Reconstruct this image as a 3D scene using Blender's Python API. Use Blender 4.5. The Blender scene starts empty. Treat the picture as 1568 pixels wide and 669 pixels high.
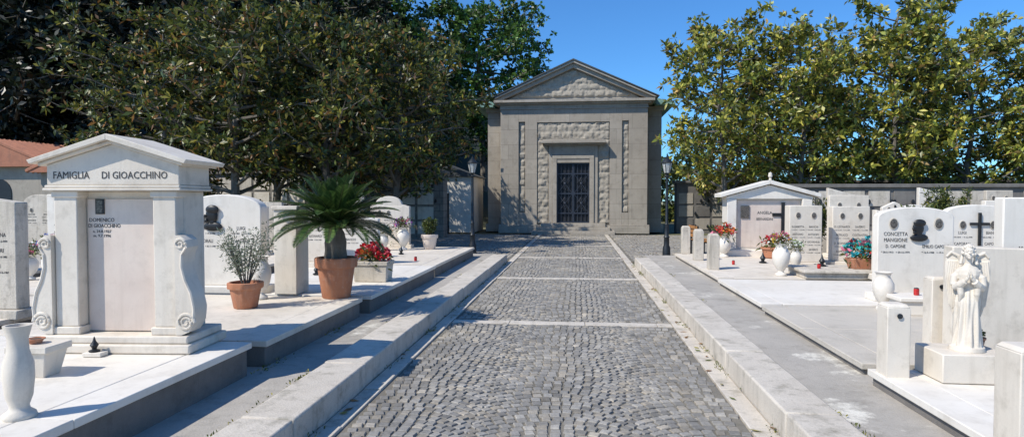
import bpy, math, random
import numpy as np
from mathutils import Vector, Matrix, noise
R=random.Random(7); NR=np.random.default_rng(5)
S=bpy.context.scene; COL=S.collection
# ------------------------------------------------------------ materials
def nn(nt,t,**k):
    n=nt.nodes.new(t)
    for a,b in k.items(): setattr(n,a,b)
    return n
def base_mat(name):
    m=bpy.data.materials.new(name); m.use_nodes=True
    nt=m.node_tree; b=nt.nodes['Principled BSDF']; return m,nt,b
def noise_n(nt,vec,scale,detail=6,rough=.6):
    n=nn(nt,'ShaderNodeTexNoise'); n.inputs['Scale'].default_value=scale
    n.inputs['Detail'].default_value=detail; n.inputs['Roughness'].default_value=rough
    nt.links.new(vec,n.inputs['Vector']); return n.outputs['Fac']
def ramp(nt,fac,a,b):
    r=nn(nt,'ShaderNodeMapRange'); r.inputs[1].default_value=a; r.inputs[2].default_value=b
    nt.links.new(fac,r.inputs[0]); return r.outputs[0]
def mix(nt,f,a,b,blend='MIX'):
    m=nn(nt,'ShaderNodeMix',data_type='RGBA',blend_type=blend)
    if isinstance(f,(int,float)): m.inputs[0].default_value=f
    else: nt.links.new(f,m.inputs[0])
    for i,c in ((6,a),(7,b)):
        if isinstance(c,(tuple,list)): m.inputs[i].default_value=(*c[:3],1)
        else: nt.links.new(c,m.inputs[i])
    return m.outputs[2]
def scaled(nt,vec,s):
    n=nn(nt,'ShaderNodeVectorMath',operation='MULTIPLY'); n.inputs[1].default_value=s
    nt.links.new(vec,n.inputs[0]); return n.outputs[0]
def stone(name,c1,c2,stain=(.25,.22,.17),st=.35,sc=2.,rough=.75,bump=.25,speck=.15,bricks=None,streak=.3,bs=60,patch=None):
    m,nt,b=base_mat(name)
    g=nn(nt,'ShaderNodeNewGeometry').outputs['Position']
    c=mix(nt,ramp(nt,noise_n(nt,g,sc,8),.35,.65),c1,c2)
    if patch:
        c=mix(nt,ramp(nt,noise_n(nt,g,patch[1],9,.72),patch[2],patch[2]+.06),c,patch[0])
    f2=nn(nt,'ShaderNodeMath',operation='MULTIPLY'); nt.links.new(ramp(nt,noise_n(nt,g,sc*3.1,9,.7),.52,.74),f2.inputs[0]); f2.inputs[1].default_value=st
    c=mix(nt,f2.outputs[0],c,stain)
    f3=nn(nt,'ShaderNodeMath',operation='MULTIPLY'); nt.links.new(ramp(nt,noise_n(nt,scaled(nt,g,(9,9,.9)),1.2,6),.52,.75),f3.inputs[0]); f3.inputs[1].default_value=streak
    c=mix(nt,f3.outputs[0],c,stain)
    f4=nn(nt,'ShaderNodeMath',operation='MULTIPLY'); nt.links.new(ramp(nt,noise_n(nt,g,bs*1.5,3),.5,.75),f4.inputs[0]); f4.inputs[1].default_value=speck
    c=mix(nt,f4.outputs[0],c,tuple(x*.35 for x in c1))
    h=noise_n(nt,g,bs,5)
    bm=nn(nt,'ShaderNodeBump'); bm.inputs['Strength'].default_value=bump; bm.inputs['Distance'].default_value=.01
    if bricks:
        sp=nn(nt,'ShaderNodeSeparateXYZ'); nt.links.new(g,sp.inputs[0])
        ad=nn(nt,'ShaderNodeMath',operation='ADD'); nt.links.new(sp.outputs[0],ad.inputs[0]); nt.links.new(sp.outputs[1],ad.inputs[1])
        cb=nn(nt,'ShaderNodeCombineXYZ'); nt.links.new(ad.outputs[0],cb.inputs[0]); nt.links.new(sp.outputs[2],cb.inputs[1])
        bt=nn(nt,'ShaderNodeTexBrick'); nt.links.new(cb.outputs[0],bt.inputs['Vector'])
        bt.inputs['Scale'].default_value=1; bt.inputs['Brick Width'].default_value=bricks[0]; bt.inputs['Row Height'].default_value=bricks[1]
        bt.inputs['Mortar Size'].default_value=bricks[2]; bt.inputs['Color1'].default_value=(1,1,1,1); bt.inputs['Color2'].default_value=(.84,.84,.84,1); bt.inputs['Mortar'].default_value=(.62,.62,.62,1)
        c=mix(nt,1.,c,bt.outputs['Color'],'MULTIPLY')
    nt.links.new(h,bm.inputs['Height'])
    nt.links.new(c,b.inputs['Base Color']); nt.links.new(bm.outputs[0],b.inputs['Normal'])
    b.inputs['Roughness'].default_value=rough
    return m
def plain(name,c,rough=.6,metal=0,var=.25,sc=12):
    m,nt,b=base_mat(name)
    g=nn(nt,'ShaderNodeNewGeometry').outputs['Position']
    o=mix(nt,ramp(nt,noise_n(nt,g,sc,5),.3,.7),tuple(x*(1-var) for x in c),tuple(min(1,x*(1+var)) for x in c))
    nt.links.new(o,b.inputs['Base Color']); b.inputs['Roughness'].default_value=rough; b.inputs['Metallic'].default_value=metal
    return m
def attr_mat(name,rough=.5,trans=.0,speck=.0):
    m,nt,b=base_mat(name)
    a=nn(nt,'ShaderNodeAttribute'); a.attribute_name='Col'; c=a.outputs['Color']
    if speck:
        g=nn(nt,'ShaderNodeNewGeometry').outputs['Position']
        c=mix(nt,ramp(nt,noise_n(nt,g,35,5,.7),.3,.7),mix(nt,1.,c,(1-speck,)*3,'MULTIPLY'),c)
        c=mix(nt,ramp(nt,noise_n(nt,g,1.1,8,.7),.45,.75),c,mix(nt,1.,c,(1.45,1.4,1.3),'MULTIPLY'))
        h=noise_n(nt,g,90,4); bm=nn(nt,'ShaderNodeBump'); bm.inputs['Strength'].default_value=.4; bm.inputs['Distance'].default_value=.006
        nt.links.new(h,bm.inputs['Height']); nt.links.new(bm.outputs[0],b.inputs['Normal'])
    nt.links.new(c,b.inputs['Base Color']); b.inputs['Roughness'].default_value=rough
    if trans:
        t=nn(nt,'ShaderNodeBsdfTranslucent'); ms=nn(nt,'ShaderNodeMixShader'); ms.inputs[0].default_value=trans
        nt.links.new(c,t.inputs[0]); nt.links.new(b.outputs[0],ms.inputs[1]); nt.links.new(t.outputs[0],ms.inputs[2])
        nt.links.new(ms.outputs[0],nt.nodes['Material Output'].inputs[0])
    return m
MARB=stone('white_marble',(.72,.65,.55),(.63,.56,.465),(.30,.255,.19),.5,1.6,.65,.15,.09,streak=.28)
MARBC=stone('clean_marble',(.77,.72,.64),(.70,.645,.56),(.40,.35,.28),.40,1.3,.6,.08,.06,streak=.18)
MARBP=stone('pink_marble',(.70,.60,.51),(.62,.51,.43),(.38,.31,.25),.3,2.5,.5,.08,.05)
TRAV=stone('travertine',(.60,.54,.455),(.50,.445,.36),(.15,.13,.10),.7,2.2,.8,.5,.3,streak=.5)
KERB=stone('kerb_stone',(.62,.56,.475),(.51,.455,.38),(.16,.145,.10),.8,1.6,.85,.5,.35,streak=.3)
CONC=stone('concrete',(.45,.41,.355),(.36,.33,.285),(.17,.155,.125),.65,1.1,.9,.6,.3,patch=((.70,.66,.57),.9,.56),streak=.2)
CONCL=stone('pale_paving',(.56,.51,.435),(.48,.435,.37),(.26,.24,.19),.5,.8,.9,.5,.25,streak=.15)
SIDE=stone('plot_side',(.21,.19,.17),(.155,.14,.125),(.08,.075,.065),.6,2.,.9,.5,.3)
ASH=stone('ashlar_granite',(.45,.40,.33),(.37,.325,.265),(.19,.165,.13),.6,.8,.85,.4,.3,bricks=(1.45,.70,.010),streak=.25,bs=30)
ASHS=stone('smooth_granite',(.43,.385,.32),(.35,.31,.255),(.16,.14,.11),.6,1.3,.8,.3,.3,streak=.3,bs=30)
ROUGH=stone('rough_granite',(.46,.41,.335),(.36,.32,.26),(.16,.14,.11),.5,4,.95,1.,.4,bs=22,streak=.2)
WALLG=stone('old_wall',(.32,.29,.25),(.22,.20,.175),(.08,.075,.06),.6,1.2,.95,.8,.4,bricks=(.5,.28,.02),bs=15)
SLATE=plain('slate',(.07,.075,.075),.6)
COPPER=plain('copper_patina',(.20,.34,.28),.6)
IRON=plain('dark_iron',(.018,.022,.026),.45,.2)
BLUEI=plain('blue_iron',(.042,.050,.068),.45,.3)
BRONZE=plain('bronze_relief',(.025,.025,.025),.4,.3)
INK=plain('engraved_ink',(.07,.065,.06),.8)
TERRA=stone('terracotta',(.46,.19,.095),(.38,.15,.08),(.48,.38,.30),.35,6,.8,.2,.1)
TILE=stone('roof_tile',(.46,.19,.11),(.36,.15,.09),(.15,.10,.08),.5,3,.85,.4,.2)
BARK=stone('bark',(.13,.115,.095),(.20,.18,.15),(.05,.045,.035),.5,5,.95,1.,.3,bs=30)
LEAF=attr_mat('leaf',.42,.25)
FLOW=attr_mat('petal',.6,.2)
COB=attr_mat('cobble',.8,0,.4)
WOOD=plain('bench_wood',(.42,.19,.06),.6)
GLASS=plain('lantern_glass',(.45,.45,.42),.2)
SAND=stone('joint_sand',(.21,.19,.155),(.15,.135,.11),(.07,.07,.04),.6,1.3,.95,.6,.4,patch=((.38,.345,.285),1.2,.58),streak=.1)
SOIL=plain('potting_soil',(.06,.045,.03),.95)
RED=plain('red_wax',(.5,.02,.02),.35)
PHOTO=plain('portrait_enamel',(.10,.09,.08),.2,0,.9,60)
STUCCO=stone('stucco',(.42,.375,.31),(.34,.30,.25),(.16,.145,.12),.5,1.2,.9,.3,.2)
NICHE=stone('niche_grey',(.20,.185,.165),(.12,.11,.10),(.07,.065,.06),.5,1.2,.9,.3,.2)
# ------------------------------------------------------------ mesh builder
class MB:
    def __init__(s): s.v=[];s.f=[];s.m=[];s.c=[]
    def add(s,vs,fs,mi=0,col=None):
        o=len(s.v); s.v+=[tuple(v) for v in vs]; s.f+=[tuple(i+o for i in f) for f in fs]; s.m+=[mi]*len(fs)
        s.c+=[col or (1,1,1)]*len(vs)
    def box(s,x0,x1,y0,y1,z0,z1,mi=0,tx=0,ty=0):
        s.add([(x0,y0,z0),(x1,y0,z0),(x1,y1,z0),(x0,y1,z0),(x0+tx,y0+ty,z1),(x1-tx,y0+ty,z1),(x1-tx,y1-ty,z1),(x0+tx,y1-ty,z1)],
              [(0,3,2,1),(4,5,6,7),(0,1,5,4),(1,2,6,5),(2,3,7,6),(3,0,4,7)],mi)
    def prism(s,p,y0,y1,mi=0):
        n=len(p); s.add([(a,y0,b) for a,b in p]+[(a,y1,b) for a,b in p],
          [tuple(range(n)),tuple(range(2*n-1,n-1,-1))]+[((i+1)%n,i,n+i,n+(i+1)%n) for i in range(n)],mi)
    def lathe(s,prof,cx=0,cy=0,cz=0,seg=28,mi=0,flute=0,nf=12,col=None):
        vs=[];fs=[]
        for r,z in prof:
            for i in range(seg):
                a=2*math.pi*i/seg; rr=r*(1+flute*math.cos(nf*a))
                vs.append((cx+rr*math.cos(a),cy+rr*math.sin(a),cz+z))
        for j in range(len(prof)-1):
            for i in range(seg):
                k=(i+1)%seg; fs.append((j*seg+i,j*seg+k,(j+1)*seg+k,(j+1)*seg+i))
        fs.append(tuple(range(seg-1,-1,-1))); fs.append(tuple((len(prof)-1)*seg+i for i in range(seg)))
        s.add(vs,fs,mi,col)
    def tube(s,pts,rad,seg=6,mi=0,col=None):
        pts=[Vector(p) for p in pts]; vs=[];fs=[]; n=len(pts)
        for i,p in enumerate(pts):
            d=(pts[min(i+1,n-1)]-pts[max(i-1,0)])
            if d.length<1e-9: d=Vector((0,0,1))
            d.normalize()
            ref=Vector((0,0,1)) if abs(d.z)<.9 else Vector((0,1,0))
            u=d.cross(ref).normalized(); w=d.cross(u)
            r=rad[i] if isinstance(rad,(list,tuple)) else rad
            for k in range(seg):
                a=2*math.pi*(k+.5)/seg; vs.append(p+u*r*math.cos(a)+w*r*math.sin(a))
        for i in range(n-1):
            for k in range(seg):
                q=(k+1)%seg; fs.append((i*seg+k,i*seg+q,(i+1)*seg+q,(i+1)*seg+k))
        fs.append(tuple(range(seg-1,-1,-1))); fs.append(tuple((n-1)*seg+i for i in range(seg)))
        s.add(vs,fs,mi,col)
    def ball(s,c,r,mi=0,su=12,sv=8,col=None):
        if not isinstance(r,(tuple,list)): r=(r,r,r)
        vs=[(c[0],c[1],c[2]-r[2])]
        for j in range(1,sv):
            t=-math.pi/2+math.pi*j/sv
            for i in range(su):
                a=2*math.pi*i/su; vs.append((c[0]+r[0]*math.cos(t)*math.cos(a),c[1]+r[1]*math.cos(t)*math.sin(a),c[2]+r[2]*math.sin(t)))
        vs.append((c[0],c[1],c[2]+r[2])); L=len(vs)-1; fs=[]
        for i in range(su):
            k=(i+1)%su; fs.append((0,1+k,1+i)); fs.append((L,L-su+i,L-su+k))
            for j in range(sv-2): fs.append((1+j*su+i,1+j*su+k,1+(j+1)*su+k,1+(j+1)*su+i))
        s.add(vs,fs,mi,col)
    def obj(s,name,parent=None,mats=(),bevel=0,smooth=True,recalc=True,loc=None,rot=0,ang=.6,usecol=False):
        me=bpy.data.meshes.new(name); me.from_pydata(s.v,[],s.f)
        if recalc:
            import bmesh
            b=bmesh.new(); b.from_mesh(me); bmesh.ops.recalc_face_normals(b,faces=b.faces[:]); b.to_mesh(me); b.free()
        for m in mats: me.materials.append(m)
        me.polygons.foreach_set('material_index',s.m)
        if usecol:
            at=me.attributes.new('Col','FLOAT_COLOR','POINT')
            at.data.foreach_set('color',np.c_[np.array(s.c,dtype=np.float32),np.ones(len(s.c),dtype=np.float32)].ravel())
        if smooth:
            me.polygons.foreach_set('use_smooth',[True]*len(me.polygons)); me.set_sharp_from_angle(angle=ang)
        me.update()
        o=bpy.data.objects.new(name,me); COL.objects.link(o)
        if parent: o.parent=parent
        if loc: o.location=loc
        o.rotation_euler[2]=rot
        if bevel:
            md=o.modifiers.new('bevel','BEVEL'); md.width=bevel; md.segments=2; md.limit_method='ANGLE'; md.angle_limit=.6
        return o
def group(name,x=0,y=0,z=0,rot=0):
    e=bpy.data.objects.new(name,None); COL.objects.link(e); e.empty_display_size=.1
    e.location=(x,y,z); e.rotation_euler[2]=rot; return e
def text(s,par,x,y,z,size,mat=INK,align='CENTER',name='inscription',sx=1):
    c=bpy.data.curves.new(name,'FONT'); c.body=s; c.size=size; c.extrude=.0015; c.align_x=align; c.resolution_u=2
    o=bpy.data.objects.new(name,c); COL.objects.link(o); c.materials.append(mat); o.parent=par
    o.location=(x,y,z); o.rotation_euler=(math.pi/2,0,0); o.scale=(sx,1,1); return o
def mesh_np(name,V,F,mi,C,mats,smooth=None):
    me=bpy.data.meshes.new(name); me.from_pydata(V.tolist() if hasattr(V,'tolist') else V,[],F)
    for m in mats: me.materials.append(m)
    me.polygons.foreach_set('material_index',mi)
    at=me.attributes.new('Col','FLOAT_COLOR','POINT')
    at.data.foreach_set('color',np.c_[C,np.ones(len(C))].astype(np.float32).ravel()); me.update()
    return me
# ------------------------------------------------------------ leaves
def leaves(cent,axes,k,L,W,spread=.8,rng=NR,droop=.1):
    c=np.repeat(cent,k,0); a=np.repeat(axes,k,0)
    d=a*.5+rng.normal(size=c.shape)*spread; d/=np.linalg.norm(d,axis=1)[:,None]
    r=rng.normal(size=c.shape); sd=np.cross(d,r); sd/=np.linalg.norm(sd,axis=1)[:,None]+1e-9
    l=(L*rng.uniform(.6,1.2,len(c)))[:,None]; w=(W*rng.uniform(.7,1.2,len(c)))[:,None]
    b=c+d*.02; mid=b+d*l*.5; tip=b+d*l; tip[:,2]-=droop*l[:,0]
    return np.stack([b,mid-sd*w/2,tip,mid+sd*w/2],1).reshape(-1,3)
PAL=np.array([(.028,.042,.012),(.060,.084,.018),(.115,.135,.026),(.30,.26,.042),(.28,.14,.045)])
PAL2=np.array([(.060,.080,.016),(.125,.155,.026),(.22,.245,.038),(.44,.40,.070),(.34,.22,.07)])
def leafcols(n,p,rng=NR,pal=PAL):
    i=rng.choice(len(pal),n,p=p); c=pal[i]*rng.uniform(.7,1.35,(n,1)); return np.repeat(c,4,0)
def tree_mesh(name,seed,H,cr,cb,limbs,subs,wh,k,L,W,p,trunk=.15,pal=PAL,spread=.8,flat=1.):
    rd=random.Random(seed); rng=np.random.default_rng(seed)
    mb=MB(); cen=[];ax=[]
    tp=[]; n=8; ox=oy=0
    for i in range(n+1):
        tp.append(Vector((ox,oy,H*.9*i/n))); ox+=rd.uniform(-.12,.12)*H/8; oy+=rd.uniform(-.12,.12)*H/8
    mb.tube([p_-Vector((0,0,.1)) if i==0 else p_ for i,p_ in enumerate(tp)],[trunk*(1.25 if i==0 else 1-.85*i/n) for i in range(n+1)],8)
    def tpt(h):
        f=max(0,min(n-.001,h/(H*.9)*n)); i=int(f); return tp[i].lerp(tp[i+1],f-i)
    ph=[rd.uniform(0,6.28) for _ in range(3)]
    for li in range(limbs):
        t=(li+rd.random())/limbs
        h0=cb*.75+(H*.88-cb*.75)*t**.9; az=li*2.4+rd.uniform(-.4,.4)
        tz=h0+rd.uniform(.3,.9)*(.6+.1*H*(1-t)); tz=min(tz,H)
        q=(tz-cb)/(H-cb); q=max(0.02,min(1,q))
        prof=(math.sin(math.pi*min(1,q*.82+.16)))**.7*(1+.22*math.sin(2*az+ph[0])+.16*math.sin(3*az+ph[1]+4*q))
        rr=cr*max(.18,prof)*rd.uniform(.7,1.12)
        st=tpt(h0); en=Vector((rr*math.cos(az),rr*math.sin(az)*flat,tz))+Vector((st.x,st.y,0))*.5
        md=st.lerp(en,.5)+Vector((rd.uniform(-.2,.2),rd.uniform(-.2,.2),-.12*rr*.3+rd.uniform(-.1,.2)))
        pts=[st,st.lerp(md,.5)+Vector((0,0,-.03)),md,md.lerp(en,.55)+Vector((0,0,.06)),en]
        r0=trunk*.42*(1-.5*t)
        mb.tube(pts,[r0,r0*.85,r0*.6,r0*.4,r0*.18],5)
        for si in range(subs):
            f=.28+.72*(si+rd.random())/subs
            f4=f*4; i=min(3,int(f4)); p0=pts[i].lerp(pts[i+1],f4-i)
            ln=rd.uniform(.35,.95)*cr*.32
            dv=Vector((rd.gauss(0,1),rd.gauss(0,1),rd.gauss(.35,.7))); dv+= (en-st).normalized()*.8; dv.normalize()
            p1=p0+dv*ln; mb.tube([p0,p0.lerp(p1,.5)+Vector((0,0,-.03)),p1],[r0*.3,r0*.2,r0*.08],3)
            for w in range(wh):
                u=rd.uniform(.35,1.05); c=p0.lerp(p1,u)+Vector((rd.gauss(0,1),rd.gauss(0,1),rd.gauss(0,.8)))*.13*cr*.4
                cen.append(c); o=(c-Vector((0,0,(H+cb)/2))); o=o.normalized() if o.length>0 else o; ax.append(o*.5+Vector((0,0,.7)))
    cen=np.array([tuple(c) for c in cen]); ax=np.array([tuple(a) for a in ax])
    LV=leaves(cen,ax,k,L,W,spread,rng); nl=len(LV)//4
    tv=np.array(mb.v); nt_=len(tv)
    V=np.vstack([tv,LV]); F=mb.f+[(nt_+4*i,nt_+4*i+1,nt_+4*i+2,nt_+4*i+3) for i in range(nl)]
    C=leafcols(nl,p,rng,pal); cl=np.repeat(rng.uniform(.55,1.4,len(cen)),k*4)[:,None]; C=C*cl
    C=np.vstack([np.ones((nt_,3))*.1,C])
    return mesh_np(name,V,F,[0]*len(mb.f)+[1]*nl,C,[BARK,LEAF])
def place(name,me,x,y,z=0,rot=0,s=1,sz=None):
    o=bpy.data.objects.new(name,me); COL.objects.link(o); o.location=(x,y,z); o.rotation_euler[2]=rot; o.scale=(s,s,sz or s); return o
# ------------------------------------------------------------ ground
def sheet(name,x0,x1,y0,y1,z,mat,th=None):
    mb=MB(); mb.box(x0,x1,y0,y1,z-(th or .02),z); return mb.obj(name,None,[mat],smooth=False)
GR=stone('dry_ground',(.16,.15,.09),(.10,.11,.05),(.22,.19,.13),.5,.4,.95,.6,.4,bs=12)
mb=MB(); mb.add([(-400,-200,-.06),(400,-200,-.06),(400,600,-.06),(-400,600,-.06)],[(0,1,2,3)]); mb.obj('ground',None,[GR],smooth=False)
mb=MB(); mb.box(-1.63,1.19,-4,16.4,-.05,-.008); mb.box(-8.5,7,16.4,28.3,-.05,-.008); mb.obj('path_bed',None,[SAND],smooth=False)
sheet('cemetery_paving',-40,-2.15,-5,16.4,.15,CONC,.2); sheet('cemetery_paving',1.72,40,-5,16.4,.15,CONC,.2)
# cobbles
mb=MB()
bands=[3.42,8.0,12.55,17.1,21.6,26.2]; BH=.10
def cobbles(x0,x1,y0,y1,w,s):
    Rr=w/2/math.sin(math.radians(45)); cols=int(math.ceil((x1-x0)/w)); nst=max(4,int(round(Rr*math.pi/2/s)))
    rd=R
    for ci in range(-1,cols+1):
        xc=x0+w*(ci+.28)
        for j in range(int((y0-Rr)/s)-1,int(y1/s)+1):
            jit=rd.uniform(-.5,.5)
            for k in range(nst):
                th=math.radians(-45+90*(k+.5+jit*.4+rd.uniform(-.06,.06))/nst)
                px=xc+Rr*math.sin(th); py=j*s+Rr*math.cos(th)
                wx=noise.noise((px*1.3,py*1.3,0))*.05; wy=noise.noise((px*1.3,py*1.3,7))*.07; px+=wx+rd.uniform(-.003,.003); py+=wy+rd.uniform(-.004,.004)
                if not(x0+.035<px<x1-.035 and y0<py<y1): continue
                if any(abs(py-b)<BH+.035 for b in bands) and -1.63<px<1.19: continue
                ht=Rr*math.pi/2/nst*.5*.92*rd.uniform(.86,1.04); hr=s*.5*math.cos(th)**.8*.93*rd.uniform(.88,1.04)
                t2=th+rd.uniform(-.07,.07); ca,sa=math.cos(-t2),math.sin(-t2); z=rd.uniform(-.003,.003); g=rd.uniform(.72,1.18)*rd.choice([1,1,1,.82,1.13])
                top=[];bot=[];mid=[]; tl=rd.uniform(-.002,.002)
                for a,b in ((-1,-1),(1,-1),(1,1),(-1,1)):
                    lx=a*ht*rd.uniform(.85,1.05); ly=b*hr*rd.uniform(.85,1.05)
                    for sc_,zz,lst in ((1,-.025,bot),(.97,z-.001,mid),(.84,z+.005+tl*a,top)):
                        lst.append((px+(lx*ca-ly*sa)*sc_,py+(lx*sa+ly*ca)*sc_,zz))
                base=(.315*g,.295*g,.262*g) if rd.random()<.8 else (.37*g,.33*g,.27*g)
                mb.add(bot+mid+top,[(8,9,10,11)]+[(a,(a+1)%4,4+(a+1)%4,4+a) for a in range(4)]+[(4+a,4+(a+1)%4,8+(a+1)%4,8+a) for a in range(4)],0,base)
cobbles(-1.63,1.19,1.5,16.4,1.15,.088)
cobbles(-8.5,-1.85,16.4,28.3,1.2,.12); cobbles(-1.63,1.19,16.4,28.3,1.15,.11); cobbles(1.42,7,16.4,28.3,1.2,.12)
mb.obj('cobblestone_path',None,[COB],smooth=True,recalc=False,ang=.55,usecol=True)
mb=MB()
for b in bands:
    x=-1.63
    while x<1.19:
        x2=min(1.19,x+R.uniform(.7,1.0)); mb.box(x+.003,x2-.003,b-BH+R.uniform(-.005,.005),b+BH,-.04,.004+R.uniform(0,.006)); x=x2
for xa,xb in ((-1.80+.01,-1.64),(1.20,1.36)):
    y=-3
    while y<28.3:
        y2=y+R.uniform(.8,1.2); mb.box(xa,xb,y+.004,y2-.004,-.04,.006+R.uniform(0,.008)); y=y2
mb.obj('stone_band',None,[KERB],bevel=.006)
for xa,xb,ye in ((-2.17,-1.80,15.7),(1.37,1.72,15.2)):
    mb=MB(); y=-3+R.random()
    while y<ye:
        y2=min(ye,y+R.uniform(1.3,1.9)); dx=R.uniform(-.006,.006); mb.box(xa+dx,xb+dx,y+.004,y2-.004,-.05,.20+R.uniform(-.006,.006)); y=y2
    mb.obj('kerb',None,[KERB],bevel=.015)
# ------------------------------------------------------------ plots
def plot(x0,x1,y0,y1,z,side=SIDE,top=MARBC,split=0,inner=None):
    g=group('grave_plot',(x0+x1)/2,(y0+y1)/2,.15); hx=(x1-x0)/2; hy=(y1-y0)/2
    mb=MB(); mb.box(-hx+.03,hx-.03,-hy+.03,hy-.03,-.02,z-.15-.05); mb.obj('plot_base',g,[side],bevel=.01)
    mb=MB(); n=max(1,int(hy*2/1.3)); zz=z-.15
    for i in range(n):
        a=-hy+2*hy*i/n; b=-hy+2*hy*(i+1)/n
        xs=[-hx,hx] if not split else ([-hx,hx-.28,hx] if x0<0 else [-hx,-hx+.28,hx])
        for j in range(len(xs)-1): mb.box(xs[j]+.002,xs[j+1]-.002,a+.002,b-.002,zz-.05,zz+R.uniform(0,.006))
    mb.obj('marble_cover',g,[top],bevel=.006); return g
plot(-5.2,-2.68,1.2,4.85,.42,split=1)
plot(-5.4,-2.66,5.05,7.45,.38,top=MARB,split=1)
plot(-5.0,-2.60,7.6,11.2,.38,split=1); plot(-5.0,-2.62,11.3,15.6,.38,top=MARB,split=1)
plot(2.27,4.6,1.6,5.12,.27,top=MARBC,split=1)
plot(2.33,4.9,5.35,8.15,.25,top=CONCL,split=1)
plot(2.36,5.2,8.3,10.8,.25,split=1); plot(2.4,6.2,11.0,15.8,.25,top=MARB,split=1)
for (a,b,c,d) in ((-8.6,-6.0,4.6,7.4),(-8.8,-6.1,7.6,10.4),(-9,-6,10.6,15.4),(5.3,8.4,6.2,9),(5.6,8.6,9.4,12.5),(6.6,10,12.7,15.8),(-12.5,-9.6,7,11),(9.3,12.6,8,12.5)):
    plot(a,b,c,d,.33 if a<0 else .27,top=MARB)
# ------------------------------------------------------------ props
def urn(par,x,y,z,h,r,mat=MARBC,name='vase'):
    p=[(.62,0),(.66,.02),(.62,.06),(.34,.10),(.30,.14),(.52,.22),(.86,.38),(1.0,.56),(.97,.70),(.72,.82),(.60,.88),(.70,.96),(.86,1.0),(.70,1.0),(.5,.93)]
    mb=MB(); mb.lathe([(a*r,b*h) for a,b in p],x,y,z,32); return mb.obj(name,par,[mat],ang=.8)
def flowers(par,x,y,z,r,cols,n=22,green=60,name='flowers',flat=.8):
    vs=[];cs=[]
    for i in range(n):
        a=R.uniform(0,6.28); t=R.uniform(.1,1.)**.6; rr=r*t
        c=np.array([[x+rr*math.cos(a),y+rr*math.sin(a)*flat,z+r*(1.15-.8*t*t)*R.uniform(.75,1.1)]])
        v=leaves(c,np.array([[0,0,.8]]),11,r*.24,r*.2,.8); vs.append(v)
        cs.append(np.repeat(np.array(R.choice(cols))[None]*NR.uniform(.7,1.1,(11,1)),4,0))
    c=NR.normal(size=(green,3))*np.array([r*.45,r*.4,r*.3])+np.array([x,y,z+r*.35])
    v=leaves(c,np.tile([0,0,.6],(green,1)),4,r*.45,r*.12,.7); vs.append(v)
    cs.append(leafcols(green*4,[.1,.4,.5,0,0]))
    V=np.vstack(vs);C=np.vstack(cs); n4=len(V)//4
    me=mesh_np(name,V,[(4*i,4*i+1,4*i+2,4*i+3) for i in range(n4)],[0]*n4,C,[FLOW])
    o=bpy.data.objects.new(name,me); COL.objects.link(o)
    if par:o.parent=par
    return o
WH=(.8,.8,.75);RD=(.65,.03,.04);PK=(.75,.2,.3);PU=(.35,.12,.45);YE=(.75,.5,.05);BL=(.1,.2,.6);TE=(.02,.35,.4);OR=(.8,.25,.05)
def flower_vase(x,y,z,h,r,cols=None,fr=.17,mat=MARBC):
    g=group('flower_vase',x,y,z); urn(g,0,0,0,h,r,mat)
    if cols: flowers(g,0,0,h*.95,fr,cols)
    return g
def pot(par,x,y,z,r,h,mat=TERRA,flute=0,seg=36):
    mb=MB(); mb.lathe([(r*.62,0),(r*.66,.01),(r*.86,h*.74),(r*.97,h*.76),(r,h*.80),(r,h*.98),(r*.96,h),(r*.86,h),(r*.84,h*.88),(.01,h*.88)],x,y,z,seg,0,flute,10)
    mb.obj('pot',par,[mat],ang=.7)
    mb=MB(); mb.lathe([(r*.83,h*.84),(r*.5,h*.90),(.01,h*.92)],x,y,z,20); mb.obj('soil',par,[SOIL])
def poly_arch(w,h,sh,n=12,ty='arch'):
    hw=w/2
    if ty=='rect': return [(-hw,0),(hw,0),(hw,h),(-hw,h)]
    if ty=='gable': return [(-hw,0),(hw,0),(hw,h-sh),(0,h),(-hw,h-sh)]
    if ty=='slant': return [(-hw,0),(hw,0),(hw,h-sh),(-hw,h)]
    pts=[(-hw,0),(hw,0),(hw,h-sh)]
    if ty=='shoulder':
        iw=hw*.72
        for i in range(n+1):
            a=math.pi*i/n; pts.append((iw*math.cos(a),h-sh*.85+sh*.85*math.sin(a)))
        pts.append((-hw,h-sh)); 
        return pts
    for i in range(1,n):
        a=math.pi*i/n; pts.append((hw*math.cos(a),h-sh+sh*math.sin(a)))
    pts.append((-hw,h-sh)); return pts
NM=['COSTANTINI','PETRUCCI','DI MARCO','GIOVANNA','BIANCHI','MARIA ROSSI','SANTORI','ANTONIO','D. LEONARDI','ETTORE POMPILI','CATERINA','ROMOLO','CLEMENTI','VITTORIA','PAOLO NERI','CAPORALI','SAVERIO','LUIGI','ELISABETTA']
def dates(): return '* %d-%d-19%02d   + %d-%d-19%02d'%(R.randint(1,28),R.randint(1,12),R.randint(5,30),R.randint(1,28),R.randint(1,12),R.randint(70,99))
def portrait(par,x,y,z,r=.062):
    mb=MB(); mb.lathe([(r,0),(r,.008),(r*.85,.012),(.001,.012)],0,0,0,20,0); mb.lathe([(r*.84,.0125),(r*.6,.014),(.001,.014)],0,0,0,16,1)
    o=mb.obj('portrait_medallion',par,[TRAV,PHOTO]); o.location=(x,y,z); o.rotation_euler=(math.pi/2,0,0); o.scale=(.8,1.1,1)
def cross(par,x,y,z,h,mat=BRONZE,t=.02):
    mb=MB(); mb.box(-t,t,-.03,-.002,0,h); mb.box(-h*.28,-t,-.028,-.003,h*.62,h*.62+2*t); mb.box(t,h*.28,-.028,-.003,h*.62,h*.62+2*t)
    o=mb.obj('cross',par,[mat],bevel=.004); o.location=(x,y,z)
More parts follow.
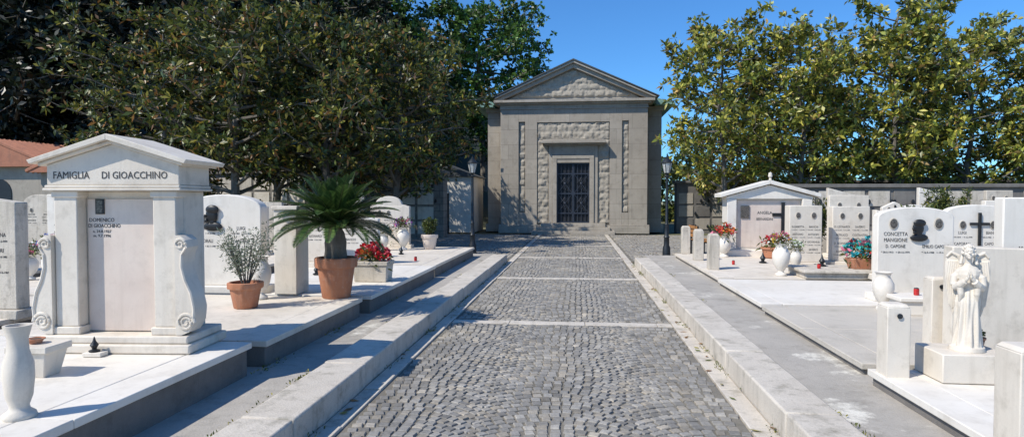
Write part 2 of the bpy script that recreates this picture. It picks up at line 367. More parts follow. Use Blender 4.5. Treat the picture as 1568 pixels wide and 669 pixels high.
def bust(par,x,y,z,s):
    mb=MB(); mb.ball((0,-.02,.62*s),(.28*s,.10*s,.36*s)); mb.ball((.05*s,-.03,.88*s),(.31*s,.10*s,.2*s)); mb.ball((.05*s,-.02,.14*s),(.44*s,.09*s,.20*s)); mb.ball((-.27*s,-.05,.60*s),(.08*s,.05*s,.07*s)); mb.ball((-.22*s,-.045,.40*s),(.08*s,.05*s,.08*s)); mb.ball((.03*s,-.02,.34*s),(.16*s,.08*s,.2*s))
    o=mb.obj('bronze_bust',par,[BRONZE]); o.location=(x,y,z)
def headstone(x,y,w,h,z=.27,d=.14,ty='arch',rot=0,mat=MARB,sh=None,names=2,port=2,crs=None,bst=None,name='headstone',ped=True):
    g=group(name,x,y,z,rot); sh=h*.16 if sh is None else sh
    mb=MB()
    if ped: mb.box(-w/2-.06,w/2+.06,-d/2-.07,d/2+.07,-.01,.09)
    pts=[(a,b+(.09 if b==0 else 0)) for a,b in poly_arch(w,h,sh,14,ty)]
    mb.prism(pts,-d/2,d/2); 
    mb.obj('slab',g,[mat],bevel=.012,ang=.5)
    fy=-d/2-.001
    cols=[0] if w<.6 else [-w*.24,w*.24]
    if names:
        for cx in cols:
            zz=h*.64
            for k in range(names):
                ts=min(.062,w*.09)
                text(R.choice(NM),g,cx,fy,zz,ts,sx=.8); text(dates(),g,cx,fy,zz-ts*.95,ts*.5,sx=.9); zz-=ts*2.7
                if zz<.2: break
    if port:
        for cx in cols[:port]: portrait(g,cx,fy,h*.64+.14 if ty!='rect' else h*.84)
    if crs: cross(g,crs[0],fy,crs[1],crs[2])
    if bst: bust(g,bst[0],fy,bst[1],bst[2])
    return g
# ------------------------------------------------------------ Di Gioacchino tomb
def fam_tomb(x,y,z,rot):
    g=group('family_tomb',x,y,z,rot)
    mb=MB(); mb.box(-.60,.62,-.06,.52,0,.07); mb.box(-.57,.59,-.03,.50,.07,.13); mb.obj('steps',g,[MARB],bevel=.012)
    mb=MB(); mb.box(-.48,.48,.14,.44,.13,1.24); mb.box(-.48,-.30,.03,.14,.19,1.24); mb.box(.30,.48,.03,.14,.19,1.24)
    mb.box(-.50,-.28,.01,.15,.131,.19); mb.box(.28,.50,.01,.15,.131,.19); mb.box(-.495,-.285,.018,.15,1.19,1.24); mb.box(.285,.495,.018,.15,1.19,1.24); mb.obj('body',g,[MARB],bevel=.008)
    mb=MB(); mb.box(-.285,.285,.125,.139,.14,1.18); mb.obj('panel',g,[MARBP],bevel=.004)
    mb=MB(); mb.box(-.54,.54,-.01,.47,1.241,1.262); mb.box(-.53,.53,.0,.46,1.263,1.285)
    mb.prism([(-.52,1.286),(.52,1.286),(.52,1.44),(0,1.60),(-.52,1.44)],.015,.455); mb.obj('entablature',g,[MARB],bevel=.006)
    mb=MB()
    for sgn in (-1,1):
        p=[(0,1.601),(sgn*.56,1.430),(sgn*.565,1.452),(0,1.625)]
        mb.prism(p if sgn>0 else p[::-1],-.02,.50)
        p=[(0,1.627),(sgn*.60,1.444),(sgn*.62,1.475),(0,1.672)]
        mb.prism(p if sgn>0 else p[::-1],-.06,.53)
    mb.obj('gable_roof',g,[MARB],bevel=.004)
    sp=[(.485,.90),(.53,.90),(.575,.865),(.585,.81),(.555,.75),(.55,.66),(.575,.56),(.62,.46),(.645,.34),(.635,.24),(.59,.16),(.53,.135),(.485,.135)]
    for sgn in (-1,1):
        mb=MB(); q=[(a*sgn,b) for a,b in sp]; mb.prism(q if sgn<0 else q[::-1],-.005,.16)
        for cx,cz,r0,tn in ((.53,.835,.045,1.6),(.565,.235,.07,2.2)):
            pts=[];rr=[]
            for i in range(40):
                t=i/39; a=t*tn*2*math.pi; r=r0*(1-.85*t); pts.append((sgn*(cx+r*math.cos(a)),-.006,cz+r*math.sin(a))); rr.append(.013*(1-.5*t))
            mb.tube(pts,rr,6); 
        rim=[(sgn*(a-.012),-.006,b) for a,b in sp[3:10]]; mb.tube(rim,[.012]*len(rim),6)
        mb.obj('scroll_bracket',g,[MARB],bevel=.005,ang=.8)
    text('FAMIGLIA     DI GIOACCHINO',g,-.02,.0135,1.335,.078,sx=.86)
    text('DOMENICO',g,-.17,.124,1.0,.042,sx=.9);text('DI GIOACCHINO',g,-.15,.124,.955,.042,sx=.8);text('n. 24.8.1927',g,-.17,.124,.915,.03);text('m. 9.7.1996',g,-.17,.124,.88,.03)
    mb=MB(); mb.box(-.215,-.145,.115,.1245,1.06,1.18); mb.box(-.205,-.155,.112,.1145,1.07,1.17,1); mb.obj('portrait_frame',g,[BRONZE,PHOTO],bevel=.003)
    mb=MB(); mb.box(-.14,-.0,-.16,-.07,.0,.03); mb.obj('lamp_base',g,[MARBC],bevel=.004)
    mb=MB(); mb.lathe([(.035,0),(.04,.01),(.015,.02),(.02,.035),(.03,.05),(.012,.08),(.004,.11),(.001,.115)],-.08,-.11,.031,16); mb.obj('votive_lamp',g,[IRON])
    return g
fam_tomb(-3.55,4.40,.425,math.radians(4))
g=group('flower_vase',-3.0,3.02,.42)
mb=MB(); mb.lathe([(.075,0),(.08,.012),(.075,.03),(.05,.05),(.045,.07),(.062,.12),(.072,.22),(.07,.30),(.05,.37),(.047,.43),(.062,.49),(.066,.505),(.052,.505),(.045,.45)],0,0,0,32); mb.obj('vase',g,[MARB],ang=.8)
g=group('stone_planter',-3.60,3.78,.42,.05)
mb=MB(); mb.box(-.09,.09,-.07,.07,0,.17,0,-.035,-.03); mb.box(-.145,.145,-.115,.115,.17,.215); mb.obj('box',g,[MARB],bevel=.006)
pot(g,-.02,0,.216,.055,.035)
# ------------------------------------------------------------ left plots content
g=group('potted_olive_shrub',-3.72,6.6,.385); pot(g,0,0,0,.19,.29,flute=.03)
def shrub(par,x,y,z,h,w,n,L,W,p,pal=PAL,name='foliage',stems=9):
    mb=MB();cen=[]
    for i in range(stems):
        a=R.uniform(0,6.28); rr=w*R.uniform(.2,1); e=Vector((x+rr*math.cos(a),y+rr*math.sin(a),z+h*R.uniform(.65,1))); s0=Vector((x+.03*math.cos(a),y+.03*math.sin(a),z))
        m=s0.lerp(e,.5)+Vector((0,0,.08*h)); mb.tube([s0,m,e],[.008,.005,.002],4)
        for k in range(n):
            t=R.uniform(.25,1.05); cen.append(tuple((s0.lerp(m,t*2) if t<.5 else m.lerp(e,t*2-1))+Vector((R.gauss(0,1),R.gauss(0,1),R.gauss(0,1)))*w*.12))
    cen=np.array(cen); LV=leaves(cen,np.tile([0,0,.8],(len(cen),1)),5,L,W,.6); nl=len(LV)//4; nt_=len(mb.v)
    me=mesh_np(name,np.vstack([np.array(mb.v),LV]),mb.f+[(nt_+4*i,nt_+4*i+1,nt_+4*i+2,nt_+4*i+3) for i in range(nl)],[0]*len(mb.f)+[1]*nl,np.vstack([np.ones((nt_,3))*.1,leafcols(nl,p,pal=pal)]),[BARK,LEAF])
    o=bpy.data.objects.new(name,me); COL.objects.link(o)
    if par: o.parent=par
    return o
OLV=np.array([(.10,.13,.07),(.16,.19,.12),(.24,.27,.19),(.30,.31,.24),(.10,.09,.05)])
shrub(g,0,0,.25,.62,.30,26,.05,.011,[.25,.3,.3,.1,.05],OLV,stems=16)
flower_vase(-3.86,7.2,.39,.52,.125)
headstone(-4.62,7.75,1.05,1.28,.385,.18,'arch',0,MARBC,.18,2,1,bst=(-.14,.82,.30))
g=group('stone_pillar',-3.72,7.72,.385); mb=MB(); mb.box(-.15,.15,-.16,.2,0,1.08); mb.box(-.17,.17,-.18,.22,1.081,1.13); mb.obj('shaft',g,[MARB],bevel=.008)
g=group('potted_sago_palm',-2.99,7.42,.385); pot(g,0,0,0,.26,.50)
mb=MB(); mb.lathe([(.11,.42),(.13,.5),(.12,.6),(.125,.68),(.10,.8),(.06,.88)],0,0,0,18,0,.1,9); mb.obj('trunk',g,[BARK])
mb=MB(); rd=random.Random(3)
for i in range(84):
    az=i*2.39996; lev=i/83; el=math.radians(84-lev*62+rd.uniform(-5,5)); Ln=rd.uniform(.74,.94)*(.8+.2*lev)
    p=Vector((.03*math.cos(az),.03*math.sin(az),.84)); d=Vector((math.cos(az)*math.cos(el),math.sin(az)*math.cos(el),math.sin(el)))
    pts=[p.copy()]; N=16
    for k in range(N):
        d=(d+Vector((0,0,-.04-.045*lev))).normalized(); p=p+d*Ln/N; pts.append(p.copy())
    mb.tube(pts,[.007*(1-.7*k/N) for k in range(N+1)],4,0,(.10,.11,.04))
    gcol=rd.uniform(.6,1.3); 
    for k in range(3,N*4):
        t=k/(N*4); f=t*N; j=int(f); c=pts[j].lerp(pts[min(N,j+1)],f-j); dd=(pts[min(N,j+1)]-pts[j]).normalized()
        sd=dd.cross(Vector((0,0,1))).normalized(); up=sd.cross(dd)
        ll=.15*math.sin(math.pi*min(1,t*.9+.12))**.6
        for sg in (-1,1):
            dr=(sd*sg+dd*.75+up*.35).normalized(); e=c+dr*ll; wv=dd*.0085
            cc=(.038*gcol,.078*gcol,.018*gcol) if rd.random()<.75 else (.10*gcol,.16*gcol,.04*gcol)
            mb.add([c-wv,c+dr*ll*.5-wv,e,c+dr*ll*.5+wv],[(0,1,2,3)],0,cc)
mb.obj('fronds',g,[LEAF],recalc=False,smooth=False,usecol=True)
g=group('flower_planter',-3.05,9.0,.385); mb=MB()
mb.box(-.24,.24,-.15,.15,0,.24,0,-.02,-.02); mb.box(-.275,.275,-.185,.185,.24,.30); mb.obj('trough',g,[TRAV],bevel=.008)
flowers(g,0,0,.26,.25,[RD,OR,RD,(.5,.05,.1)],40,60,flat=.6)
headstone(-4.1,11.4,.72,.95,.385,.14,'slant',0,MARBC,.1,2,1); headstone(-4.95,10.8,.9,1.1,.385,.14,'shoulder',0,MARB,.2)
headstone(-4.55,15.2,.72,1.05,.385,.14,'rect',0,MARB,names=2,port=1)
headstone(-5.9,13.8,.9,1.15,.36,.14,'gable',0,MARBC)
flower_vase(-4.2,14.6,.385,.55,.16,[WH,PK,PU],.22); flower_vase(-4.62,14.4,.385,.4,.12,[YE,WH,OR],.2)
flower_vase(-4.5,12.6,.385,.5,.13,[WH,PK,OR],.2)
g=group('potted_boxwood',-3.62,14.9,.385); pot(g,0,0,0,.21,.36,MARBP); shrub(g,0,0,.3,.42,.24,30,.05,.03,[.2,.5,.3,0,0],stems=18)
headstone(-6.45,6.1,.95,1.36,.33,.16,'slant',0,TRAV,.12,3,2)
flower_vase(-7.85,8.5,.34,.52,.13,[BL,WH,PK],.2); flower_vase(-8.6,8.9,.34,.4,.12,[PK,WH],.17)
headstone(-8.6,9.9,1.1,1.35,.34,.14,'rect',0,MARBC,crs=(.2,.55,.6),names=1); headstone(-7.2,10.1,.8,1.2,.34,.14,'shoulder',0,MARB)
headstone(-10.8,9.6,1.2,1.4,.34,.16,'shoulder',0,MARB,crs=(0,.5,.6))
headstone(-7.6,13.5,1.1,1.3,.34,.14,'gable',0,MARB); headstone(-11.5,13.5,1.2,1.5,.2,.14,'arch',0,MARBC)
for i in range(12):
    x=-17+i*1.1+R.uniform(-.2,.2); headstone(x,15.8+R.uniform(-.3,.3),R.uniform(.7,1),R.uniform(1,1.7),.15,.14,R.choice(['arch','gable','shoulder','rect']),0,R.choice([MARB,MARBC,TRAV]),port=1,names=2)
for i in range(8):
    flower_vase(-13+i*1.2,15.2+R.uniform(-.3,.2),.15,.4,.11,[R.choice([WH,RD,PK,YE,PU,BL])],.18)
# ------------------------------------------------------------ right plots content
for x,y in ((2.67,15.8),(2.66,14.1),(2.6,12.3)):
    g=group('stone_bollard',x,y,.255); mb=MB(); mb.box(-.10,.10,-.1,.1,0,.64); mb.box(-.10,.10,-.1,.1,.64,.69,0,.03,.03); mb.obj('post',g,[TRAV],bevel=.01)
def gtomb(x,y,z):
    g=group('gabled_tomb',x,y,z)
    mb=MB(); mb.box(-1.12,1.12,-.25,.6,0,.15); mb.box(-.98,-.76,-.02,.5,.15,1.36); mb.box(.76,.98,-.02,.5,.15,1.36); mb.box(-.76,.76,.1,.48,.15,1.36)
    mb.prism([(-1.0,1.361),(1.0,1.361),(1.0,1.42),(0,1.70),(-1.0,1.42)],-.0,.5); mb.obj('walls',g,[MARBC],bevel=.01)
    mb=MB()
    for s_ in (-1,1):
        p=[(0,1.72),(s_*1.15,1.40),(s_*1.15,1.49),(0,1.81)]; mb.prism(p if s_>0 else p[::-1],-.10,.6)
    mb.obj('gable_roof',g,[MARBC],bevel=.008)
    mb=MB(); mb.box(-.72,.72,.085,.099,.2,1.33); mb.obj('panel',g,[MARBP])
    text('ANGELA',g,-.08,.082,1.0,.10,sx=.9);text('BERNARDINI',g,-.08,.082,.85,.09,sx=.75)
    cross(g,.34,.083,.40,.88,BRONZE,.04)
    mb=MB(); mb.box(-.64,-.44,.06,.083,.9,1.2); mb.obj('portrait_frame',g,[PHOTO]); 
    mb=MB(); mb.lathe([(.02,0),(.04,.02),(.02,.05),(.05,.1),(.04,.18),(.001,.2)],0,-.05,1.80,12); mb.obj('finial',g,[MARB])
gtomb(4.55,15.4,.25)
flower_vase(3.42,15.0,.255,.5,.16,[PK,RD,OR],.26)
g=group('flower_planter',4.5,14.8,.255); mb=MB(); mb.lathe([(.2,0),(.24,.02),(.27,.2),(.3,.21),(.3,.25),(.25,.25)],0,0,0,24); mb.obj('bowl',g,[TERRA]); flowers(g,0,0,.2,.3,[RD,PK,WH],26)
headstone(4.5,13.0,.62,1.22,.26,.3,'rect',0,MARB,names=4,port=2)
headstone(5.5,13.3,.72,1.2,.26,.2,'rect',0,MARB,names=4,port=2)
flower_vase(3.58,11.4,.255,.57,.15,[WH,PK,YE],.18); flower_vase(4.1,12.2,.255,.42,.1,[WH,(.5,.7,.3)],.14)
g=group('raised_slab',4.6,11.4,.255); mb=MB(); mb.box(-.75,.75,-.45,.45,0,.1); mb.box(-.8,.8,-.5,.5,.101,.15); mb.obj('slab',g,[TRAV],bevel=.01)
g=group('flower_basket',4.92,11.3,.406); mb=MB(); mb.box(-.2,.2,-.13,.13,0,.18,0,-.05,-.04); mb.obj('trough',g,[TERRA],bevel=.01)
flowers(g,-.02,0,.15,.3,[PK,RD,TE,WH,TE,(.02,.4,.35)],46,50)
flower_vase(5.5,12.6,.27,.35,.1,[RD,WH],.16)
g=headstone(4.45,8.8,.95,1.24,.26,.15,'arch',0,MARBC,.14,0,0,bst=(.02,.80,.26))
text('CONCETTA',g,-.25,-.077,.86,.07,sx=.8);text('MANGIONE',g,-.25,-.077,.78,.07,sx=.8);text('D. CAPONE',g,-.25,-.077,.70,.06,sx=.8);text(dates(),g,-.25,-.077,.63,.032)
text('EMILIO CAPONE',g,.25,-.077,.70,.06,sx=.75);text(dates(),g,.25,-.077,.63,.032); portrait(g,-.28,-.077,1.02,.07); portrait(g,.28,-.077,1.02,.07)
flower_vase(3.72,8.0,.255,.46,.12)
g=group('stone_ledge',4.25,7.8,.255); mb=MB(); mb.box(-.5,.5,-.2,.2,0,.16); mb.box(-.54,.54,-.23,.23,.161,.21); mb.obj('ledge',g,[MARBC],bevel=.01)
def candle(x,y,z,m=RED):
    g=group('grave_candle',x,y,z); mb=MB(); mb.lathe([(.025,0),(.03,.01),(.03,.07),(.026,.075)],0,0,0,14); mb.obj('cup',g,[m]); mb=MB(); mb.lathe([(.027,.076),(.024,.085),(.001,.09)],0,0,0,14); mb.obj('lid',g,[BRONZE])
candle(4.0,7.8,.467); candle(4.6,12.6,.26); candle(-3.2,12.0,.385); candle(4.15,11.2,.41); candle(3.2,13.2,.26); candle(-3.5,10.2,.39)
def vot(x,y,z,s=1.):
    g=group('votive_lamp',x,y,z); mb=MB(); mb.lathe([(.035*s,0),(.04*s,.01*s),(.015*s,.02*s),(.02*s,.035*s),(.03*s,.05*s),(.012*s,.08*s),(.004*s,.11*s),(.001,.115*s)],0,0,0,16); mb.obj('lamp',g,[IRON])
vot(4.3,7.8,.467); vot(4.35,11.6,.41,1.8); vot(5.2,11.6,.41,1.5); vot(3.9,13.6,.26,2); vot(-4.2,9.6,.39,1.5); vot(-3.9,13.4,.39,1.6)
headstone(6.05,10.2,.9,1.24,.28,.15,'arch',0,MARBC,.12,2,2,crs=(.02,.62,.5)); headstone(5.3,10.9,.8,1.15,.28,.14,'slant',0,MARB)
headstone(7.4,11.2,.9,1.3,.28,.15,'shoulder',0,MARB)
headstone(7.1,8.6,.8,1.2,.28,.16,'gable',0,MARBC); headstone(8.2,9.4,1.1,1.4,.28,.16,'arch',0,MARB)
for x,y,w,h in ((2.38,4.95,.165,.53),(3.22,5.95,.15,.62),(2.32,3.45,.2,.56)):
    g=group('stone_bollard',x,y,.265); mb=MB(); mb.box(-w/2,w/2,-w/2,w/2,0,h); mb.box(-w/2+.0,w/2,-w/2,w/2,h,h+.025,0,.02,.02); mb.obj('post',g,[MARB],bevel=.006)
    mb=MB(); mb.lathe([(.012,0),(.018,.004),(.02,.012),(.01,.014)],0,0,0,12); o=mb.obj('ring_bolt',g,[IRON]); o.location=(0,-w/2-.001,h-.06); o.rotation_euler=(math.pi/2,0,0)
g=group('statue_pedestal',2.86,4.93,.275); mb=MB(); mb.box(-.24,.24,-.19,.19,0,.21); mb.obj('block',g,[MARB],bevel=.008)
headstone(3.70,5.75,1.0,1.0,.2,.14,'slant',0,MARB,.03,0,0,ped=False)
headstone(4.62,6.5,1.1,1.42,.2,.14,'rect',0,MARBC,names=3,port=2)
g=group('memorial_plaque',3.14,4.72,.275,math.radians(-6)); mb=MB(); mb.prism([(-.12,.0),(.12,.0),(.12,.20),(.06,.225),(-.12,.22)],-.02,.02); mb.obj('plaque',g,[MARBC],bevel=.006); text('NICOLINA',g,0,-.021,.13,.04); text('IN PACE',g,0,-.021,.08,.025)
g=group('potted_plant',3.04,5.04,.485); pot(g,0,0,0,.045,.07); shrub(g,0,0,.06,.05,.04,6,.03,.025,[.2,.4,.4,0,0],stems=5)
for i in range(9):
    x=6.2+i*1.3+R.uniform(-.2,.2); headstone(x,14.6+R.uniform(-.5,.5),R.uniform(.7,1),R.uniform(1,1.45),.27,.14,R.choice(['arch','gable','shoulder','rect']),0,R.choice([MARB,MARBC,TRAV]),port=2,names=2)
    flower_vase(x+.5,13.7,.27,.4,.11,[R.choice([WH,RD,PK,YE,PU,BL])],.18)
sheet('cemetery_terrace',6.9,40,16.41,21.9,.55,STUCCO,.6)
for i in range(14):
    x=7.6+i*1.2+R.uniform(-.25,.25); headstone(x,18+R.uniform(-.6,.6),R.uniform(.6,.95),R.uniform(.95,1.4),.55,.14,R.choice(['arch','gable','shoulder','rect','slant']),0,R.choice([MARB,MARBC,TRAV]),port=2,names=2,crs=R.choice([None,(0,.4,.5)]))
    if i%2: flower_vase(x+.6,17.3,.55,.4,.11,[R.choice([WH,RD,PK,YE,PU,BL]),RD],.2)
for x,y,z,h in ((5.9,16.3,.1,1.5),(9.4,17.0,.5,1.3),(12.1,16.8,.5,1.5),(15.5,17,.5,1.3),(6.6,12.9,.27,1.1)):
    o=shrub(None,x,y,z,h,.45,34,.13,.035,[.2,.4,.3,.1,0],name='shrub',stems=16)
g=group('park_bench',3.55,18.3,0,math.radians(90)); mb=MB()
for k in range(4): mb.box(-.6,.6,-.2+k*.11,-.11+k*.11,.42,.45)
for k in range(3): mb.box(-.6,.6,.24,.27,.52+k*.12,.61+k*.12)
mb.obj('slats',g,[WOOD],bevel=.005); mb=MB()
for s_ in (-.5,.5): mb.box(s_-.03,s_+.03,-.18,-.13,0,.419); mb.box(s_-.03,s_+.03,.19,.238,0,.86); mb.box(s_-.03,s_+.03,-.13,.19,.38,.418)
mb.obj('legs',g,[IRON],bevel=.004)
# ------------------------------------------------------------ angel
def angel(x,y,z,rot,sc=1.):
    g=group('angel_statue',x,y,z,rot); g.scale=(sc*.95,sc,sc); mb=MB(); seg=96
    lv=[(0,.115,.10,0,0),(.03,.11,.095,0,0),(.035,.092,.082,.08,0),(.08,.084,.076,.12,0),(.16,.075,.068,.13,-.002),(.26,.070,.063,.12,-.006),(.34,.070,.06,.10,-.006),(.40,.063,.053,.07,-.004),(.44,.056,.048,.04,0),(.48,.062,.052,.04,0),(.53,.070,.055,.02,0),(.56,.070,.048,.01,.002),(.58,.056,.040,0,.003),(.595,.032,.034,0,.002),(.61,.021,.025,0,-.002),(.65,.019,.024,0,-.008)]
    vs=[];fs=[]
    for j,(zz,rx,ry,am,oy) in enumerate(lv):
        for i in range(seg):
            a=2*math.pi*i/seg; f=1+am*(.9*math.sin(8*a+zz*6)+.6*math.sin(13*a-zz*9+1)); vs.append((rx*f*math.cos(a),oy+ry*f*math.sin(a),zz))
    for j in range(len(lv)-1):
        for i in range(seg): k=(i+1)%seg; fs.append((j*seg+i,j*seg+k,(j+1)*seg+k,(j+1)*seg+i))
    fs.append(tuple(range(seg-1,-1,-1))); fs.append(tuple((len(lv)-1)*seg+i for i in range(seg))); mb.add(vs,fs)
    for s_ in (-1,1):
        mb.tube([(s_*.056,0,.553),(s_*.082,-.005,.515),(s_*.088,-.015,.455),(s_*.080,-.03,.435)],[.027,.027,.024,.021],12)
        mb.tube([(s_*.083,-.022,.438),(s_*.053,-.062,.465),(s_*.028,-.085,.492)],[.023,.026,.023],12)
        mb.tube([(s_*.053,-.055,.455),(s_*.048,-.055,.40),(s_*.053,-.045,.345)],[.024,.02,.006],10)
        mb.tube([(s_*.03,-.083,.490),(s_*.012,-.098,.515)],[.014,.012],10)
        mb.ball((s_*.009,-.102,.527),(.009,.014,.017))
        for k,(dy,l) in enumerate(((-.010,.026),(-.004,.031),(.003,.029),(.009,.022))):
            mb.tube([(s_*.008,-.103+dy,.535),(s_*.007,-.104+dy*1.1,.535+l*.6),(s_*.005,-.103+dy*1.1,.535+l)],[.0045,.0042,.003],6)
        mb.tube([(s_*.010,-.09,.52),(s_*.008,-.084,.542)],[.005,.004],6)
    hc=(0,-.022,.685); mb.ball(hc,(.034,.040,.044),su=24,sv=16); mb.ball((0,-.036,.668),(.026,.028,.030),su=20,sv=12)
    mb.tube([(0,-.062,.700),(0,-.070,.684),(0,-.066,.678)],[.004,.007,.006],8)
    mb.ball((0,-.061,.664),(.011,.006,.004)); mb.ball((0,-.058,.650),(.011,.009,.009))
    for s_ in (-1,1):
        mb.ball((s_*.015,-.058,.693),(.007,.005,.004)); mb.tube([(s_*.005,-.063,.703),(s_*.022,-.056,.704)],[.004,.003],6); mb.ball((s_*.020,-.05,.674),(.010,.010,.010))
    rd=random.Random(2)
    for i in range(80):
        a=rd.uniform(0,6.28); e=rd.uniform(-.5,1.5); px=math.cos(e)*math.cos(a);py=math.cos(e)*math.sin(a);pz=math.sin(e)
        if py<-.45 and pz<.62: continue
        mb.ball((hc[0]+px*.039,hc[1]+.005+py*.043,hc[2]+.004+pz*.046),rd.uniform(.008,.012),su=8,sv=6)
    for s_ in (-1,1):
        for k in range(5): mb.ball((s_*(.036+.003*k),.0-.004*k,.665-.014*k),.012,su=8,sv=6)
    for s_ in (-1,1):
        out=[(.015,.50),(.03,.60),(.055,.665),(.09,.69),(.12,.675),(.137,.62),(.138,.54),(.130,.45),(.118,.36),(.10,.28),(.085,.23),(.068,.28),(.05,.36),(.025,.44)]
        q=[(s_*a,b) for a,b in out]; mb.prism(q if s_<0 else q[::-1],.045,.066)
        for k in range(7):
            x0=.04+.013*k; mb.tube([(s_*(x0),.043,.62),(s_*(x0+.012),.040,.5),(s_*(x0+.008-.003*k),.045,.28+.012*abs(k-4))],[.006,.008,.005],6)
        mb.tube([(s_*.02,.045,.56),(s_*.055,.04,.655),(s_*.10,.042,.68),(s_*.128,.045,.645)],[.012,.015,.014,.010],8)
    o=mb.obj('angel_figure',g,[MARB],recalc=True)
    md=o.modifiers.new('fuse','REMESH'); md.mode='VOXEL'; md.voxel_size=.0030; md.use_smooth_shade=True
angel(2.87,4.90,.485,math.radians(-24),1.06)
# ------------------------------------------------------------ lamps
def lamp(x,y,h=2.85):
    g=group('street_lamp',x,y,0)
    mb=MB(); mb.lathe([(.14,0),(.14,.05),(.11,.08),(.10,.30),(.075,.36),(.07,.55),(.085,.58),(.06,.62),(.048,.9),(.055,.93),(.04,.96),(.034,h-.62),(.055,h-.60),(.06,h-.57),(.03,h-.54),(.05,h-.50),(.07,h-.48)],0,0,0,20); mb.obj('post',g,[IRON])
    a=h-.48; mb=MB(); mb.lathe([(.075,a),(.135,a+.26)],0,0,0,6); mb.obj('glass',g,[GLASS],smooth=False)
    mb=MB()
    for i in range(6):
        t=math.pi/3*i; mb.tube([(.078*math.cos(t),.078*math.sin(t),a),(.140*math.cos(t),.140*math.sin(t),a+.27)],.009,4)
    mb.lathe([(.15,a+.262),(.155,a+.28),(.10,a+.35),(.05,a+.39),(.05,a+.41),(.02,a+.43),(.015,a+.47),(.001,a+.48)],0,0,0,12); mb.obj('cap',g,[IRON],ang=.5)
lamp(-3.03,17.7); lamp(2.4,17.2,2.8)
# ------------------------------------------------------------ mausoleum
def rough_panel(mb,x0,x1,z0,z1,y,tri=None):
    nx=max(2,int((x1-x0)/.05)); nz=max(2,int((z1-z0)/.05)); vs=[];fs=[]
    for j in range(nz+1):
        for i in range(nx+1):
            x=x0+(x1-x0)*i/nx; z=z0+(z1-z0)*j/nz
            row=int(z/.32); off=(row%2)*.25+.13*noise.noise((row*3.7,1,1)); bx=math.floor((x+off+10)/.5); fx=((x+off+10)%.5)/.5; fz=(z%.32)/.32
            e=min(fx,1-fx,fz*.64,(1-fz)*.64)*6; e=min(1,e)
            d=.06*e*(.6+.6*noise.noise((bx*7.3,row*3.1,1)))+.045*noise.noise((x*5,z*5,3))+.03*noise.noise((x*14,z*14,5))
            if i in(0,nx) or j in (0,nz): d=-.02
            vs.append((x,y-d,z))
    for j in range(nz):
        for i in range(nx):
            a=j*(nx+1)+i
            if tri and not tri((vs[a][0]+vs[a+1][0])/2,vs[a][2]+.05): continue
            fs.append((a,a+1,a+nx+2,a+nx+1))
    mb.add(vs,fs)
g=group('mausoleum',-.23,29.4,0)
W=3.44
mb=MB()
mb.box(-W+.1,-1.0,.13,1.3,.3,5.85); mb.box(1.0,W-.1,.13,1.3,.3,5.85); mb.box(-1.0,1.0,.13,1.3,3.75,5.85)
mb.box(-4.24,4.24,1.301,9.5,.3,5.9); mb.obj('core_walls',g,[ASH])
mb=MB()
zt=5.85
mb.box(-W,-2.58,0,.6,.42,zt); mb.box(2.58,W,0,.6,.42,zt)
for s_ in (-1,1):
    a,b=sorted((s_*2.27,s_*2.578)); mb.box(a,b,.0,.128,.42,.98); mb.box(a,b,.0,.128,5.27,zt)
    a,b=sorted((s_*1.70,s_*2.268)); mb.box(a,b,0,.128,.42,zt)
mb.box(-1.698,1.698,0,.128,5.23,zt); mb.obj('facade',g,[ASH],bevel=.008)
mb=MB()
for s_ in (-1,1):
    a,b=sorted((s_*2.272,s_*2.576)); rough_panel(mb,a,b,.985,5.265,.10)
    a,b=sorted((s_*1.152,s_*1.696)); rough_panel(mb,a,b,.45,4.4,.06)
rough_panel(mb,-1.696,1.696,4.40,5.226,.06)
rough_panel(mb,-2.6,2.6,6.42,7.75,.10,tri=lambda x,z: z<7.75-abs(x)*.47)
mb.obj('rusticated_stone',g,[ROUGH],recalc=False,ang=1.)
mb=MB()
mb.box(-1.15,-.98,-.03,.45,.49,4.15); mb.box(.98,1.15,-.03,.45,.49,4.15); mb.box(-.978,.978,-.03,.45,3.70,4.15)
mb.box(-.975,-.77,-.08,.47,.49,3.50); mb.box(.77,.975,-.08,.47,.49,3.50); mb.box(-.975,.975,-.08,.47,3.502,3.69); mb.box(-.768,.768,-.05,.44,3.32,3.50)
mb.box(-1.38,1.38,-.25,-.0,4.152,4.22); mb.box(-1.5,1.5,-.40,.02,4.222,4.34); mb.box(-1.42,1.42,-.34,.02,4.342,4.40); mb.obj('door_surround',g,[ASHS],bevel=.012)
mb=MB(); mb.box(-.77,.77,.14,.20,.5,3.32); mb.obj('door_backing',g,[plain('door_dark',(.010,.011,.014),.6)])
mb=MB()
for s_ in (-1,1):
    c=s_*.385
    for x in (c-.36,c+.36): mb.box(x-.03,x+.03,.06,.12,.5,3.31)
    for z in (.53,.95,1.88,2.81,3.28): mb.box(c-.33,c+.33,.062,.118,z-.03,z+.03)
    for x in (c-.18,c,c+.18): mb.box(x-.012,x+.012,.075,.10,.56,3.25)
    for z0,z1 in ((.98,1.85),(1.91,2.78)):
        mb.tube([(c-.33,.072,z0),(c+.33,.072,z1)],.018,4); mb.tube([(c+.33,.068,z0),(c-.33,.068,z1)],.018,4)
        zm=(z0+z1)/2; mb.tube([(c,.064,zm+.3),(c+.2,.064,zm),(c,.064,zm-.3),(c-.2,.064,zm),(c,.064,zm+.3)],.015,4)
        mb.ball((c,.06,zm),(.06,.02,.06))
mb.obj('lattice_door',g,[BLUEI])
mb=MB(); mb.box(-W-.1,-1.72,-.1,.0,0,.34); mb.box(-W-.1,-1.72,-.06,.0,.341,.42); mb.box(1.72,W+.1,-.1,.0,0,.34); mb.box(1.72,W+.1,-.06,.0,.341,.42)
